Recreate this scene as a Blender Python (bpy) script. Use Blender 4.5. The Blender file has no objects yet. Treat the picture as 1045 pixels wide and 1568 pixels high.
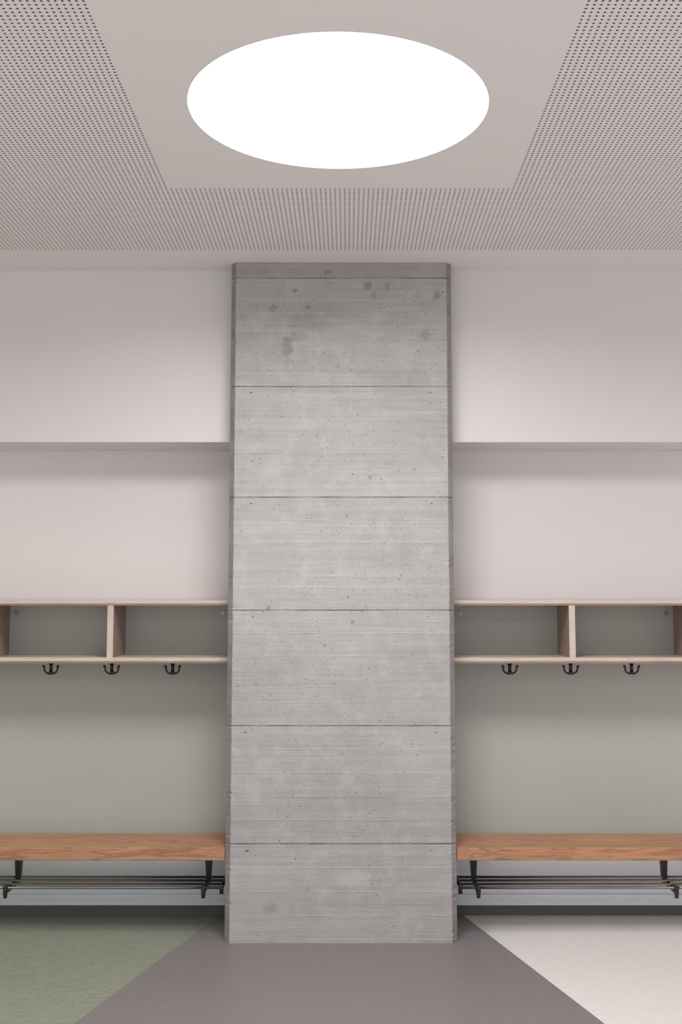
import bpy, bmesh, math, random
from mathutils import Vector, noise
random.seed(3)
S = bpy.context.scene
S.view_settings.view_transform = 'Standard'
S.view_settings.look = 'None'
S.view_settings.exposure = 0.0

CX = -0.03      # symmetry axis of the bay
CEIL = 2.985
YB = 5.22       # back wall
YS = 4.93       # bulkhead / shelf front
SX = 4.95       # half room width
P = 0.018       # perforation pitch

# ------------------------------------------------------------ node helpers
class NT:
    def __init__(s, name, rough=0.6, spec=0.3):
        s.m = bpy.data.materials.new(name); s.m.use_nodes = True
        s.t = s.m.node_tree; s.n = s.t.nodes; s.l = s.t.links
        s.b = s.n['Principled BSDF']
        s.b.inputs['Roughness'].default_value = rough
        s.b.inputs['Specular IOR Level'].default_value = spec
        s.tc = s.n.new('ShaderNodeTexCoord')
        s.obj = s.tc.outputs['Object']
    def put(s, sock, v):
        if isinstance(v, bpy.types.NodeSocket): s.l.new(v, sock)
        else: sock.default_value = v
    def math(s, op, a, b=None, c=None, clamp=False):
        x = s.n.new('ShaderNodeMath'); x.operation = op; x.use_clamp = clamp
        s.put(x.inputs[0], a)
        if b is not None: s.put(x.inputs[1], b)
        if c is not None: s.put(x.inputs[2], c)
        return x.outputs[0]
    def mapping(s, scale=(1,1,1), loc=(0,0,0), rot=(0,0,0), src=None):
        x = s.n.new('ShaderNodeMapping')
        s.l.new(src or s.obj, x.inputs['Vector'])
        x.inputs['Scale'].default_value = scale; x.inputs['Location'].default_value = loc
        x.inputs['Rotation'].default_value = rot
        return x.outputs[0]
    def noise(s, scale, detail=4, rough=0.5, vec=None, dist=0.0):
        x = s.n.new('ShaderNodeTexNoise'); s.l.new(vec or s.obj, x.inputs['Vector'])
        x.inputs['Scale'].default_value = scale; x.inputs['Detail'].default_value = detail
        x.inputs['Roughness'].default_value = rough; x.inputs['Distortion'].default_value = dist
        return x.outputs[0]
    def voro(s, scale, vec=None, out='Distance'):
        x = s.n.new('ShaderNodeTexVoronoi'); s.l.new(vec or s.obj, x.inputs['Vector'])
        x.inputs['Scale'].default_value = scale
        return x.outputs[out]
    def rng(s, v, a, b, c=0.0, d=1.0, smooth=False):
        x = s.n.new('ShaderNodeMapRange'); s.l.new(v, x.inputs[0])
        if smooth: x.interpolation_type = 'SMOOTHSTEP'
        for i, q in enumerate((a, b, c, d)): x.inputs[i+1].default_value = q
        return x.outputs[0]
    def mix(s, f, a, b, mode='MIX'):
        x = s.n.new('ShaderNodeMix'); x.data_type = 'RGBA'; x.blend_type = mode
        s.put(x.inputs[0], f); s.put(x.inputs[6], a); s.put(x.inputs[7], b)
        return x.outputs[2]
    def sep(s):
        x = s.n.new('ShaderNodeSeparateXYZ'); s.l.new(s.obj, x.inputs[0]); return x.outputs
    def color(s, v): s.put(s.b.inputs['Base Color'], v)
    def bump(s, h, strength=0.3, dist=0.002):
        x = s.n.new('ShaderNodeBump'); x.inputs['Strength'].default_value = strength
        x.inputs['Distance'].default_value = dist; s.l.new(h, x.inputs['Height'])
        s.l.new(x.outputs[0], s.b.inputs['Normal'])

def lin(r, g, b):
    f = lambda c: (c/255/12.92) if c/255 <= 0.04045 else ((c/255+0.055)/1.055)**2.4
    return (f(r), f(g), f(b), 1)

def paint(name, col, rough=0.65, var=0.02, bumps=0.08):
    N = NT(name, rough, 0.25)
    n = N.noise(1.3, 3)
    c2 = tuple(c*(1-var*2) for c in col[:3]) + (1,)
    N.color(N.mix(N.rng(n, 0.3, 0.7), col, c2))
    N.bump(N.noise(260, 3), bumps, 0.001)
    return N.m

M_white = paint('white_wall_paint', lin(229, 225, 224))
M_green = paint('grey_green_panel', lin(185, 187, 180), 0.5, 0.03, 0.05)
M_cool  = paint('cool_white_paint', lin(240, 245, 252), 0.45, .01)
M_plinth = paint('dark_plinth', lin(98, 104, 98), 0.5)

# perforated ceiling
N = NT('perforated_ceiling', 0.7, 0.2)
x, y, z = N.sep()
rx = N.math('SUBTRACT', x, CX); ry = N.math('SUBTRACT', y, 3.248)
hx = N.math('SUBTRACT', N.math('FRACT', N.math('ADD', N.math('DIVIDE', rx, P), 0.5)), 0.5)
hy = N.math('SUBTRACT', N.math('FRACT', N.math('ADD', N.math('DIVIDE', ry, P), 0.5)), 0.5)
r2 = N.math('ADD', N.math('MULTIPLY', hx, hx), N.math('MULTIPLY', hy, hy))
hole = N.math('LESS_THAN', r2, 0.215**2)
L = 3.798
def wrap(v):
    f = N.math('FRACT', N.math('ADD', N.math('DIVIDE', v, L), 0.5))
    return N.math('MULTIPLY', N.math('ABSOLUTE', N.math('SUBTRACT', f, 0.5)), L)
outx = N.math('GREATER_THAN', wrap(rx), 35.5*P)
outy = N.math('GREATER_THAN', wrap(ry), 36.5*P)
region = N.math('MAXIMUM', outx, outy)
region = N.math('MULTIPLY', region, N.math('LESS_THAN', y, 3.905+40*P))
mask = N.math('MULTIPLY', hole, region)
N.color(N.mix(mask, lin(236, 231, 231), lin(92, 88, 88)))
M_ceil = N.m

# linoleum
def lino(name, a, b, rough=0.42, sc=(26, 55, 1)):
    N = NT(name, rough, 0.35)
    n1 = N.noise(1, 5, 0.7, N.mapping(sc, rot=(0, 0, 0.6)), 0.8)
    n2 = N.noise(150, 3, 0.6)
    f = N.math('MULTIPLY_ADD', N.rng(n1, 0.38, 0.66), 0.5, N.math('MULTIPLY', N.rng(n2, 0.35, 0.65), 0.5))
    N.color(N.mix(f, a, b))
    N.bump(n2, 0.05, 0.001)
    return N.m
M_fgrey = lino('grey_linoleum', lin(124, 118, 118), lin(136, 131, 132))
M_fgreen = lino('green_linoleum', lin(122, 129, 112), lin(160, 164, 147))
M_fcream = lino('cream_linoleum', lin(218, 215, 212), lin(235, 232, 230))

# concrete
N = NT('board_marked_concrete', 0.75, 0.25)
x, y, z = N.sep()
big = N.noise(2.2, 6, 0.6)
mid = N.noise(14, 5, 0.65)
sm = N.noise(45, 4, 0.6)
fine = N.noise(170, 3, 0.7)
streak = N.noise(1, 5, 0.65, N.mapping((1.1, 1, 55)))
streak2 = N.noise(1, 3, 0.6, N.mapping((3.0, 1, 200)))
boardid = N.math('FLOOR', N.math('DIVIDE', N.math('SUBTRACT', z, 0.013), 0.1))
wn = N.n.new('ShaderNodeTexWhiteNoise'); wn.noise_dimensions = '1D'; N.l.new(boardid, wn.inputs['W'])
f = N.math('MULTIPLY', N.rng(big, 0.3, 0.7), 0.26)
f = N.math('MULTIPLY_ADD', N.rng(mid, 0.3, 0.7), 0.18, f)
f = N.math('MULTIPLY_ADD', N.rng(streak, 0.3, 0.7), 0.24, f)
f = N.math('MULTIPLY_ADD', N.rng(streak2, 0.3, 0.7), 0.12, f)
f = N.math('MULTIPLY_ADD', N.rng(fine, 0.3, 0.7), 0.14, f)
f = N.math('MULTIPLY_ADD', wn.outputs[0], 0.08, f)
col = N.mix(f, lin(146, 144, 143), lin(199, 197, 196))
# thin board lines, broken up
def lines(period, off, width, vec, lo, hi):
    bd = N.math('ABSOLUTE', N.math('SUBTRACT', N.math('FRACT', N.math('ADD', N.math('DIVIDE', N.math('SUBTRACT', z, off), period), 0.5)), 0.5))
    b_ = N.rng(bd, 0.0, width/period, 1, 0)
    return N.math('MULTIPLY', b_, N.rng(N.noise(1, 4, 0.7, N.mapping(vec)), lo, hi))
bl = lines(.1, .013, .0028, (5, 1, 14), .42, .58)
bl2 = lines(.1, .063, .0022, (7, 1, 16), .50, .64)
bl3 = lines(.0333, .005, .0016, (6, 1, 31), .55, .66)
bls = N.math('MAXIMUM', N.math('MAXIMUM', bl, bl2), bl3)
col = N.mix(N.math('MULTIPLY', bls, 0.45), col, lin(215, 213, 212))
bd_ = lines(.1, .0098, .002, (6, 1, 11), .48, .58)
col = N.mix(N.math('MULTIPLY', bd_, 0.35), col, lin(114, 111, 109))
# formwork joints every 50 cm
jd = N.math('ABSOLUTE', N.math('SUBTRACT', N.math('FRACT', N.math('ADD', N.math('DIVIDE', N.math('SUBTRACT', z, 0.4125), 0.5), 0.5)), 0.5))
jl = N.rng(jd, 0.0035, 0.0065, 1, 0)
jl = N.math('MULTIPLY', jl, N.rng(N.noise(1, 4, 0.6, N.mapping((6, 1, 3))), 0.35, 0.6, 0.2, 1))
col = N.mix(N.math('MULTIPLY', jl, 0.8), col, lin(92, 87, 84))
# air voids, irregular rims
wob = N.math('MULTIPLY', N.math('SUBTRACT', fine, 0.5), 0.14)
def void(v, r): return N.math('LESS_THAN', N.math('ADD', v, wob), r)
v1 = void(N.voro(17), 0.055)
v2 = void(N.voro(46, N.mapping((1, 1, 1), (3.1, 0.7, 2.2))), 0.11)
v2 = N.math('MULTIPLY', v2, N.math('GREATER_THAN', N.noise(3, 2), 0.46))
v3 = void(N.voro(110), 0.15)
v3 = N.math('MULTIPLY', v3, N.math('GREATER_THAN', N.noise(2.4, 3), 0.49))
pits = N.math('MAXIMUM', N.math('MAXIMUM', v1, v2), v3)
col = N.mix(N.math('MULTIPLY', pits, 0.68), col, lin(84, 80, 78))
# faint lime blotches
lb = N.math('MULTIPLY', N.rng(N.noise(7, 5, 0.7), .54, .68), .15)
col = N.mix(lb, col, lin(212, 210, 209))
# stains
def spot(px, pz, rxx, rzz, soft=0.5):
    dx = N.math('DIVIDE', N.math('SUBTRACT', x, px), rxx)
    dz = N.math('DIVIDE', N.math('SUBTRACT', z, pz), rzz)
    d = N.math('SQRT', N.math('ADD', N.math('MULTIPLY', dx, dx), N.math('MULTIPLY', dz, dz)))
    d = N.math('ADD', d, N.math('MULTIPLY', N.math('SUBTRACT', mid, 0.5), 1.6))
    d = N.math('ADD', d, N.math('MULTIPLY', N.math('SUBTRACT', sm, 0.5), 1.6))
    return N.rng(d, 1-soft, 1+soft*0.5, 1, 0, True)
for (px, pz, a, b, k, so) in [(-.27, 2.585, .028, .055, .36, .5), (-.255, 2.64, .03, .03, .15, .6), (.089, 2.875, .02, .022, .45, .4), (.18, 2.872, .012, .02, .3, .4),
        (.118, 2.835, .012, .014, .3, .4), (-.34, 2.77, .016, .016, .35, .4), (.405, 2.83, .016, .018, .4, .4), (-.18, 2.71, .11, .07, .22, .7),
        (-.09, 2.94, .02, .015, .45, .4), (-.33, .145, .035, .026, .28, .6), (-.24, 2.855, .014, .01, .4, .4), (-.18, 2.775, .01, .012, .4, .4),
        (.35, 2.64, .02, .03, .2, .6), (.02, 1.36, .008, .010, .4, .4), (-.10, 1.26, .008, .010, .4, .4), (-.35, 1.42, .010, .012, .4, .4),
        (.10, 2.0, .008, .008, .35, .4), (.0, 1.47, .006, .006, .7, .3), (.25, 2.45, .12, .08, .1, .8), (-.1, 2.52, .2, .05, .12, .8)]:
    col = N.mix(N.math('MULTIPLY', spot(px, pz, a, b, so), k), col, lin(98, 96, 96))
col = N.mix(N.math('MULTIPLY', spot(.02, .27, .08, .035, .5), 0.3), col, lin(214, 212, 211))
for j in (2.4125, 1.9125, 1.4125, .9125, .4125):
    for px in (-.425, .37):
        col = N.mix(N.math('MULTIPLY', spot(px+random.uniform(-.02, .02), j-.028, .0065, .003, .3), 0.7), col, lin(80, 76, 74))
# darker top lift, shade of the chamfers painted in as a dark tint
col = N.mix(N.math('MULTIPLY', N.rng(z, 2.905, 2.915), 0.3), col, lin(144, 130, 124))
ex = N.math('ABSOLUTE', N.math('SUBTRACT', x, CX))
chf_shade = N.math('MULTIPLY', N.rng(ex, .476, .480), N.rng(mid, .3, .65, .5, 1))
col = N.mix(N.math('MULTIPLY', chf_shade, 0.75), col, lin(112, 106, 103))
N.color(col)
h = N.math('MULTIPLY', streak, 0.4)
h = N.math('MULTIPLY_ADD', streak2, 0.35, h)
h = N.math('MULTIPLY_ADD', fine, 0.4, h)
h = N.math('MULTIPLY_ADD', bls, 0.5, h)
h = N.math('SUBTRACT', h, N.math('MULTIPLY', pits, 1.5))
N.bump(h, 0.7, 0.003)
M_conc = N.m

def wood(name, a, b, dark, rough=0.4, sc=1.0, k=0.45):
    N = NT(name, rough, 0.35)
    v = N.mapping((1.3*sc, 14*sc, 14*sc))
    n1 = N.noise(1, 4, 0.55, v, 1.5)
    n2 = N.noise(1, 3, 0.7, N.mapping((8*sc, 260*sc, 260*sc)))
    bands = N.math('PINGPONG', N.math('MULTIPLY', n1, 12.0), 1.0)
    c = N.mix(N.rng(n1, 0.3, 0.7), a, b)
    c = N.mix(N.math('MULTIPLY', N.rng(bands, 0.6, 1.0), k), c, dark)
    c = N.mix(N.math('MULTIPLY', N.rng(n2, 0.5, 0.7), 0.35), c, dark)
    N.color(c); N.bump(n2, 0.15, 0.001)
    return N.m
M_oak = wood('oiled_oak', lin(194, 148, 115), lin(180, 129, 94), lin(126, 82, 56), k=.55)
M_ply = wood('beech_edge', lin(216, 201, 190), lin(206, 190, 178), lin(176, 153, 140), 0.5, 1, .25)
M_plyd = wood('plywood_core', lin(168, 142, 124), lin(152, 126, 110), lin(124, 98, 84), 0.5, 1, .25)
M_plys = wood('plywood_face', lin(168, 148, 136), lin(156, 136, 124), lin(130, 108, 96), 0.5, 1, .25)

def simple(name, col, rough, metal=0.0):
    N = NT(name, rough, 0.5); N.b.inputs['Metallic'].default_value = metal
    c2 = tuple(c*0.8 for c in col[:3]) + (1,)
    N.color(N.mix(N.noise(40, 3), col, c2)); return N.m
M_black = simple('black_powder_coat', lin(44, 42, 42), 0.4, 0.2)
M_hook = simple('dark_bronze', lin(58, 46, 42), 0.32, 0.5)
M_steel = simple('brushed_steel', lin(150, 145, 142), 0.3, 0.9)
M_cap = simple('screw_cap', lin(150, 160, 180), 0.3, 0.3)
M_frame = simple('fill_window_paint', lin(200, 200, 200), 0.4)

def emis(name, col, st):
    m = bpy.data.materials.new(name); m.use_nodes = True
    b = m.node_tree.nodes['Principled BSDF']
    b.inputs['Base Color'].default_value = (0.9, 0.9, 0.9, 1)
    b.inputs['Emission Color'].default_value = col
    b.inputs['Emission Strength'].default_value = st
    return m
M_lamp = emis('opal_diffuser', (1, 1, 1, 1), 1.5)

# ------------------------------------------------------------ mesh helpers
def finish(name, bm, mats, parent=None, bevel=0.0, smooth=False, segs=2):
    me = bpy.data.meshes.new(name)
    bmesh.ops.recalc_face_normals(bm, faces=bm.faces)
    bm.to_mesh(me); bm.free()
    for m in (mats if isinstance(mats, (list, tuple)) else [mats]): me.materials.append(m)
    if smooth:
        for p in me.polygons: p.use_smooth = True
    o = bpy.data.objects.new(name, me); S.collection.objects.link(o)
    if bevel:
        b = o.modifiers.new('bevel', 'BEVEL'); b.width = bevel; b.segments = segs; b.limit_method = 'ANGLE'
    if parent: o.parent = parent
    return o
def box(bm, x0, x1, y0, y1, z0, z1, mi=0):
    if x0 > x1: x0, x1 = x1, x0
    vs = [bm.verts.new((a, b, c)) for a in (x0, x1) for b in (y0, y1) for c in (z0, z1)]
    for q in ((0,1,3,2), (4,6,7,5), (0,4,5,1), (2,3,7,6), (0,2,6,4), (1,5,7,3)):
        f = bm.faces.new([vs[i] for i in q]); f.material_index = mi
def boxo(name, *a, mat, parent=None, bevel=0.0):
    bm = bmesh.new(); box(bm, *a); return finish(name, bm, mat, parent, bevel)
def tube(bm, pts, r, n=10, mi=0):
    pts = [Vector(p) for p in pts]; rings = []
    rr = r if isinstance(r, (list, tuple)) else [r]*len(pts)
    for i, p in enumerate(pts):
        t = (pts[min(i+1, len(pts)-1)] - pts[max(i-1, 0)]).normalized()
        ref = Vector((0, 1, 0)) if abs(t.y) < 0.9 else Vector((0, 0, 1))
        u = t.cross(ref).normalized(); w = t.cross(u).normalized()
        rings.append([bm.verts.new(p + (u*math.cos(a) + w*math.sin(a))*rr[i]) for a in [2*math.pi*k/n for k in range(n)]])
    for a, b in zip(rings, rings[1:]):
        for k in range(n):
            f = bm.faces.new((a[k], a[(k+1) % n], b[(k+1) % n], b[k])); f.smooth = True; f.material_index = mi
    for e in (rings[0], rings[-1]):
        f = bm.faces.new(e); f.material_index = mi
def sphere(bm, c, r):
    res = bmesh.ops.create_uvsphere(bm, u_segments=12, v_segments=8, radius=r)
    for v in res['verts']:
        v.co += Vector(c)
        for f in v.link_faces: f.smooth = True
def empty(name):
    e = bpy.data.objects.new(name, None); S.collection.objects.link(e); return e

# ------------------------------------------------------------ room shell
X0, X1, Y0 = CX-SX, CX+SX, -3.2
boxo('wall_back', X0, X1, YB, YB+.15, 0, CEIL, mat=M_white)
boxo('wall_left', X0-.15, X0, Y0, YB+.15, 0, CEIL, mat=M_white)
boxo('wall_right', X1, X1+.15, Y0, YB+.15, 0, CEIL, mat=M_white)
boxo('ceiling', X0-.15, X1+.15, Y0-.15, YB+.15, CEIL, CEIL+.1, mat=M_ceil)
# unseen wall behind the camera, its window added for fill daylight
WX0, WX1, WZ0, WZ1 = CX-4.2, CX+4.2, .25, 2.75
bm = bmesh.new()
box(bm, X0, X1, Y0-.15, Y0, 0, WZ0); box(bm, X0, X1, Y0-.15, Y0, WZ1, CEIL)
box(bm, X0, WX0, Y0-.15, Y0, WZ0, WZ1); box(bm, WX1, X1, Y0-.15, Y0, WZ0, WZ1)
finish('wall_front', bm, M_white)
bm = bmesh.new()
for i in range(7):
    cx = WX0 + (WX1-WX0)*i/6
    box(bm, max(WX0, cx-.03), min(WX1, cx+.03), Y0-.10, Y0-.04, WZ0, WZ1)
box(bm, WX0, WX1, Y0-.10, Y0-.04, WZ0, WZ0+.06); box(bm, WX0, WX1, Y0-.10, Y0-.04, WZ1-.06, WZ1)
finish('fill_window_1', bm, M_frame)
pl = bpy.data.lights.new('fill_window_portal', 'AREA'); pl.shape = 'RECTANGLE'
pl.size = WX1-WX0; pl.size_y = WZ1-WZ0
po = bpy.data.objects.new('fill_window_portal', pl); S.collection.objects.link(po)
po.location = (CX, Y0-.14, (WZ0+WZ1)/2); po.rotation_euler = (math.pi/2, 0, 0)
pl.cycles.is_portal = True

# floor: linoleum fields
bm = bmesh.new()
def xe(y): return .57 + (5.2-y)*.272
def poly(pts, mi):
    f = bm.faces.new([bm.verts.new(p) for p in pts]); f.material_index = mi
ya, yb = 3.0, YB
poly([(CX-xe(ya), ya, 0), (CX+xe(ya), ya, 0), (CX+xe(yb), yb, 0), (CX-xe(yb), yb, 0)], 0)
poly([(X0, ya, 0), (CX-xe(ya), ya, 0), (CX-xe(yb), yb, 0), (X0, yb, 0)], 1)
poly([(CX+xe(ya), ya, 0), (X1, ya, 0), (X1, yb, 0), (CX+xe(yb), yb, 0)], 2)
poly([(X0, Y0, 0), (X1, Y0, 0), (X1, ya, 0), (X0, ya, 0)], 2)  # unseen field, kept cream to bounce light up to the ceiling
fl = finish('floor', bm, [M_fgrey, M_fgreen, M_fcream])
for p in fl.data.polygons:
    if p.normal.z < 0: p.flip()
so = fl.modifiers.new('s', 'SOLIDIFY'); so.thickness = .05; so.offset = -1

# ------------------------------------------------------------ concrete pillar
bm = bmesh.new()
joints = [.4125+.5*i for i in range(6)]
zs = set(round(i*.0125, 4) for i in range(int(CEIL/.0125)+1)); zs.add(CEIL)
for j in joints:
    for d in (-.0035, -.0018, .0018, .0035): zs.add(round(j+d, 4))
zs = sorted(zs)
def inset(z):
    for j in joints:
        if abs(z-j) < .0025: return .002
    return 0
rings = []
c = .024
for z in zs:
    i = inset(z)
    nl = [noise.noise(Vector((k*7.3, 0, z*22)))*.0032 + noise.noise(Vector((k*3.1, 5, z*80)))*.003 for k in range(4)]
    for k in range(4):
        if random.random() < .08: nl[k] += random.uniform(.001, .006)
    pts = [(-.5+i, YB), (-.5+i, 4.8+c+nl[0]), (-.5+c+nl[1], 4.8+i), (-.25, 4.8+i), (0, 4.8+i), (.25, 4.8+i),
           (.5-c-nl[2], 4.8+i), (.5-i, 4.8+c+nl[3]), (.5-i, YB)]
    rings.append([bm.verts.new((CX+a, b, z)) for a, b in pts])
n = len(rings[0])
for a, b in zip(rings, rings[1:]):
    for k in range(n): bm.faces.new((a[k], a[(k+1) % n], b[(k+1) % n], b[k]))
bm.faces.new(rings[0]); bm.faces.new(rings[-1])
finish('concrete_pillar', bm, M_conc)

# ------------------------------------------------------------ round ceiling lights
R = .468
def lamp(x, y, col, ls):
    e = empty('round_ceiling_light'); e.location = (x, y, CEIL)
    bm = bmesh.new(); n = 128
    ring = lambda r, z: [bm.verts.new((r*math.cos(2*math.pi*k/n), r*math.sin(2*math.pi*k/n), z)) for k in range(n)]
    a, b, c_, d = ring(R+.002, 0), ring(R+.002, -.001), ring(R, -.001), ring(R, 0)
    for p, q in ((a, b), (b, c_), (c_, d)):
        for k in range(n): bm.faces.new((p[k], p[(k+1) % n], q[(k+1) % n], q[k]))
    finish('rim', bm, M_white, e)
    bm = bmesh.new(); a = ring(R, 0); b = ring(R, -.001)
    for k in range(n): bm.faces.new((a[k], a[(k+1) % n], b[(k+1) % n], b[k]))
    bm.faces.new(b); bm.faces.new(a)
    finish('diffuser', bm, M_lamp, e)
    ld = bpy.data.lights.new('lamp', 'AREA'); ld.shape = 'DISK'; ld.size = 2*R
    ld.energy = ls*math.pi*math.pi*R*R; ld.color = col
    ld.spread = math.radians(164)
    lo = bpy.data.objects.new('lamp', ld); S.collection.objects.link(lo)
    lo.parent = e; lo.location = (0, 0, -.003)
for yy, k in ((3.253, 1.0), (3.253-L, .6)):  # second row is unseen, added behind the camera as fill
    lamp(CX, yy, (1, .98, .965), 19.5*k)
    lamp(CX-L, yy, (1, .95, .885), 16.5*k)
    lamp(CX+L, yy, (1, .98, .965), 16.5*k)

# ------------------------------------------------------------ per side furniture
hook_me = None
def make_hook():
    bm = bmesh.new()
    box(bm, -.016, .016, -.012, .012, -.004, 0)
    tube(bm, [(0, 0, -.003), (0, 0, -.02), (0, 0, -.036)], [.0085, .0075, .007], 12)
    for s in (-1, 1):
        pts = [(s*.001, 0, -.030), (s*.004, 0, -.046)]
        for k in range(1, 13):
            a = math.pi*k/12*0.62
            pts.append((s*(.004+.026*math.sin(a)), -.002*k/12, -.050+.021*(1-math.cos(a))))
        pts.append((s*.033, -.004, -.018))
        tube(bm, pts, [.0055]*3+[.0042]*(len(pts)-3), 10)
        sphere(bm, (s*.033, -.004, -.017), .0062)
    sphere(bm, (0, -.003, -.046), .0085)
    return bm
for s, side in ((-1, 'left'), (1, 'right')):
    X = lambda r: CX + s*r
    end = SX
    boxo('wall_bulkhead_'+side, X(.5), X(end), YS, YB, 2.179, CEIL, mat=M_white)
    boxo('wall_panel_'+side, X(.5), X(end), YB-.01, YB, .36, 1.433, mat=M_green)
    boxo('baseboard_'+side, X(.5), X(end), YB-.016, YB, .046, .096, mat=M_cool, bevel=.002)
    boxo('trim_plinth_'+side, X(.5), X(end), YB-.010, YB, 0, .046, mat=M_plinth)
    boxo('wall_lower_'+side, X(.5), X(end), YB-.006, YB, .096, .36, mat=M_cool)
    sh = empty('wall_shelf')
    x0, x1 = X(.502), X(end-.01)
    for nm, z0, z1 in (('top_board', 1.433, 1.4575), ('bottom_board', 1.1746, 1.200)):
        bm = bmesh.new()
        box(bm, x0, x1, YS, YB-.01, z0+.009, z1, 0)
        box(bm, x0, x1, YS+.0015, YB-.01, z0, z0+.009, 1)
        finish(nm, bm, [M_ply, M_plyd], sh)
    divs = [1.044+.554*i for i in range(8) if 1.044+.554*i < end-.05] + [end-.0235]
    for i, r in enumerate(divs):
        bm = bmesh.new()
        box(bm, X(r-.0135), X(r+.0135), YS+.001, YS+.012, 1.200, 1.433, 0)
        box(bm, X(r-.0135), X(r+.0135), YS+.012, YB-.01, 1.200, 1.433, 1)
        finish('divider_%d' % (i+1), bm, [M_ply, M_plys], sh)
    bm = bmesh.new()
    for i in range(5):
        cx = X(.568+.985*i)
        tube(bm, [(cx, YB-.014, 1.395), (cx, YB-.010, 1.395)], .0105, 16)
    finish('cover_caps', bm, M_cap, sh)
    r = 1.044-.277
    while r < end-.1:
        if hook_me is None:
            o = finish('coat_hook', make_hook(), M_hook); hook_me = o.data
        else:
            o = bpy.data.objects.new('coat_hook', hook_me); S.collection.objects.link(o)
        o.location = (X(r), 4.985, 1.1746)
        r += .277
    be = empty('wooden_bench')
    for nm, ya, yb in (('front_slat', 4.83, 4.973), ('back_slat', 4.979, 5.12)):
        bm = bmesh.new(); box(bm, X(.502), X(end-.01), ya, yb, .335, .39)
        finish(nm, bm, M_oak, be, bevel=.004)
    br = [.598+.86*i for i in range(6)]
    ra = empty('shoe_rack')
    for i, r in enumerate(br):
        if r > end-.05: continue
        bm = bmesh.new(); xx = X(r)
        # upright blade narrowing downward
        vs = []
        for zc, w in ((.335, .018), (.29, .015), (.205, .010)):
            vs.append([bm.verts.new((xx+a, b, zc)) for a, b in ((-w, 5.03), (w, 5.03), (w, 5.06), (-w, 5.06))])
        for p, q in zip(vs, vs[1:]):
            for k in range(4): bm.faces.new((p[k], p[(k+1) % 4], q[(k+1) % 4], q[k]))
        bm.faces.new(vs[0]); bm.faces.new(vs[-1])
        box(bm, xx-.012, xx+.012, 4.88, YB-.006, .329, .335)
        box(bm, xx-.008, xx+.008, 4.862, 5.06, .190, .207)
        tube(bm, [(xx, 4.858, .224), (xx, 4.855, .20), (xx, 4.857, .172)], [.010, .010, .008], 12)
        finish('bracket_%d' % (i+1), bm, M_black, ra, bevel=.001)
    bm = bmesh.new()
    for yy in (4.866, 4.926, 4.986, 5.046):
        tube(bm, [(X(.52), yy, .213), (X(end-.02), yy, .213)], .006, 12)
    finish('bars', bm, M_steel, ra)
    bm = bmesh.new()
    tube(bm, [(X(.52), 4.855, .213), (X(.52), 5.06, .213)], .008, 10)
    tube(bm, [(X(.52), 4.866, .225), (X(.52), 4.862, .188)], .009, 10)
    tube(bm, [(X(end-.02), 4.855, .213), (X(end-.02), 5.06, .213)], .008, 10)
    finish('end_rails', bm, M_black, ra)

# ------------------------------------------------------------ world & camera
w = bpy.data.worlds.new('world'); S.world = w; w.use_nodes = True
w.node_tree.nodes['Background'].inputs[0].default_value = (0.9, 0.94, 1.0, 1)
w.node_tree.nodes['Background'].inputs[1].default_value = 1.4
cam = bpy.data.cameras.new('camera'); co = bpy.data.objects.new('camera', cam); S.collection.objects.link(co)
cam.sensor_fit = 'VERTICAL'; cam.sensor_height = 36; cam.sensor_width = 24
cam.lens = 36*1660/1568
cam.shift_x = -10.5/1568; cam.shift_y = -34/1568
cam.clip_start = .05
co.location = (0, 0, 1.46); co.rotation_euler = (math.pi/2+math.atan(.1012), 0, 0)
S.camera = co
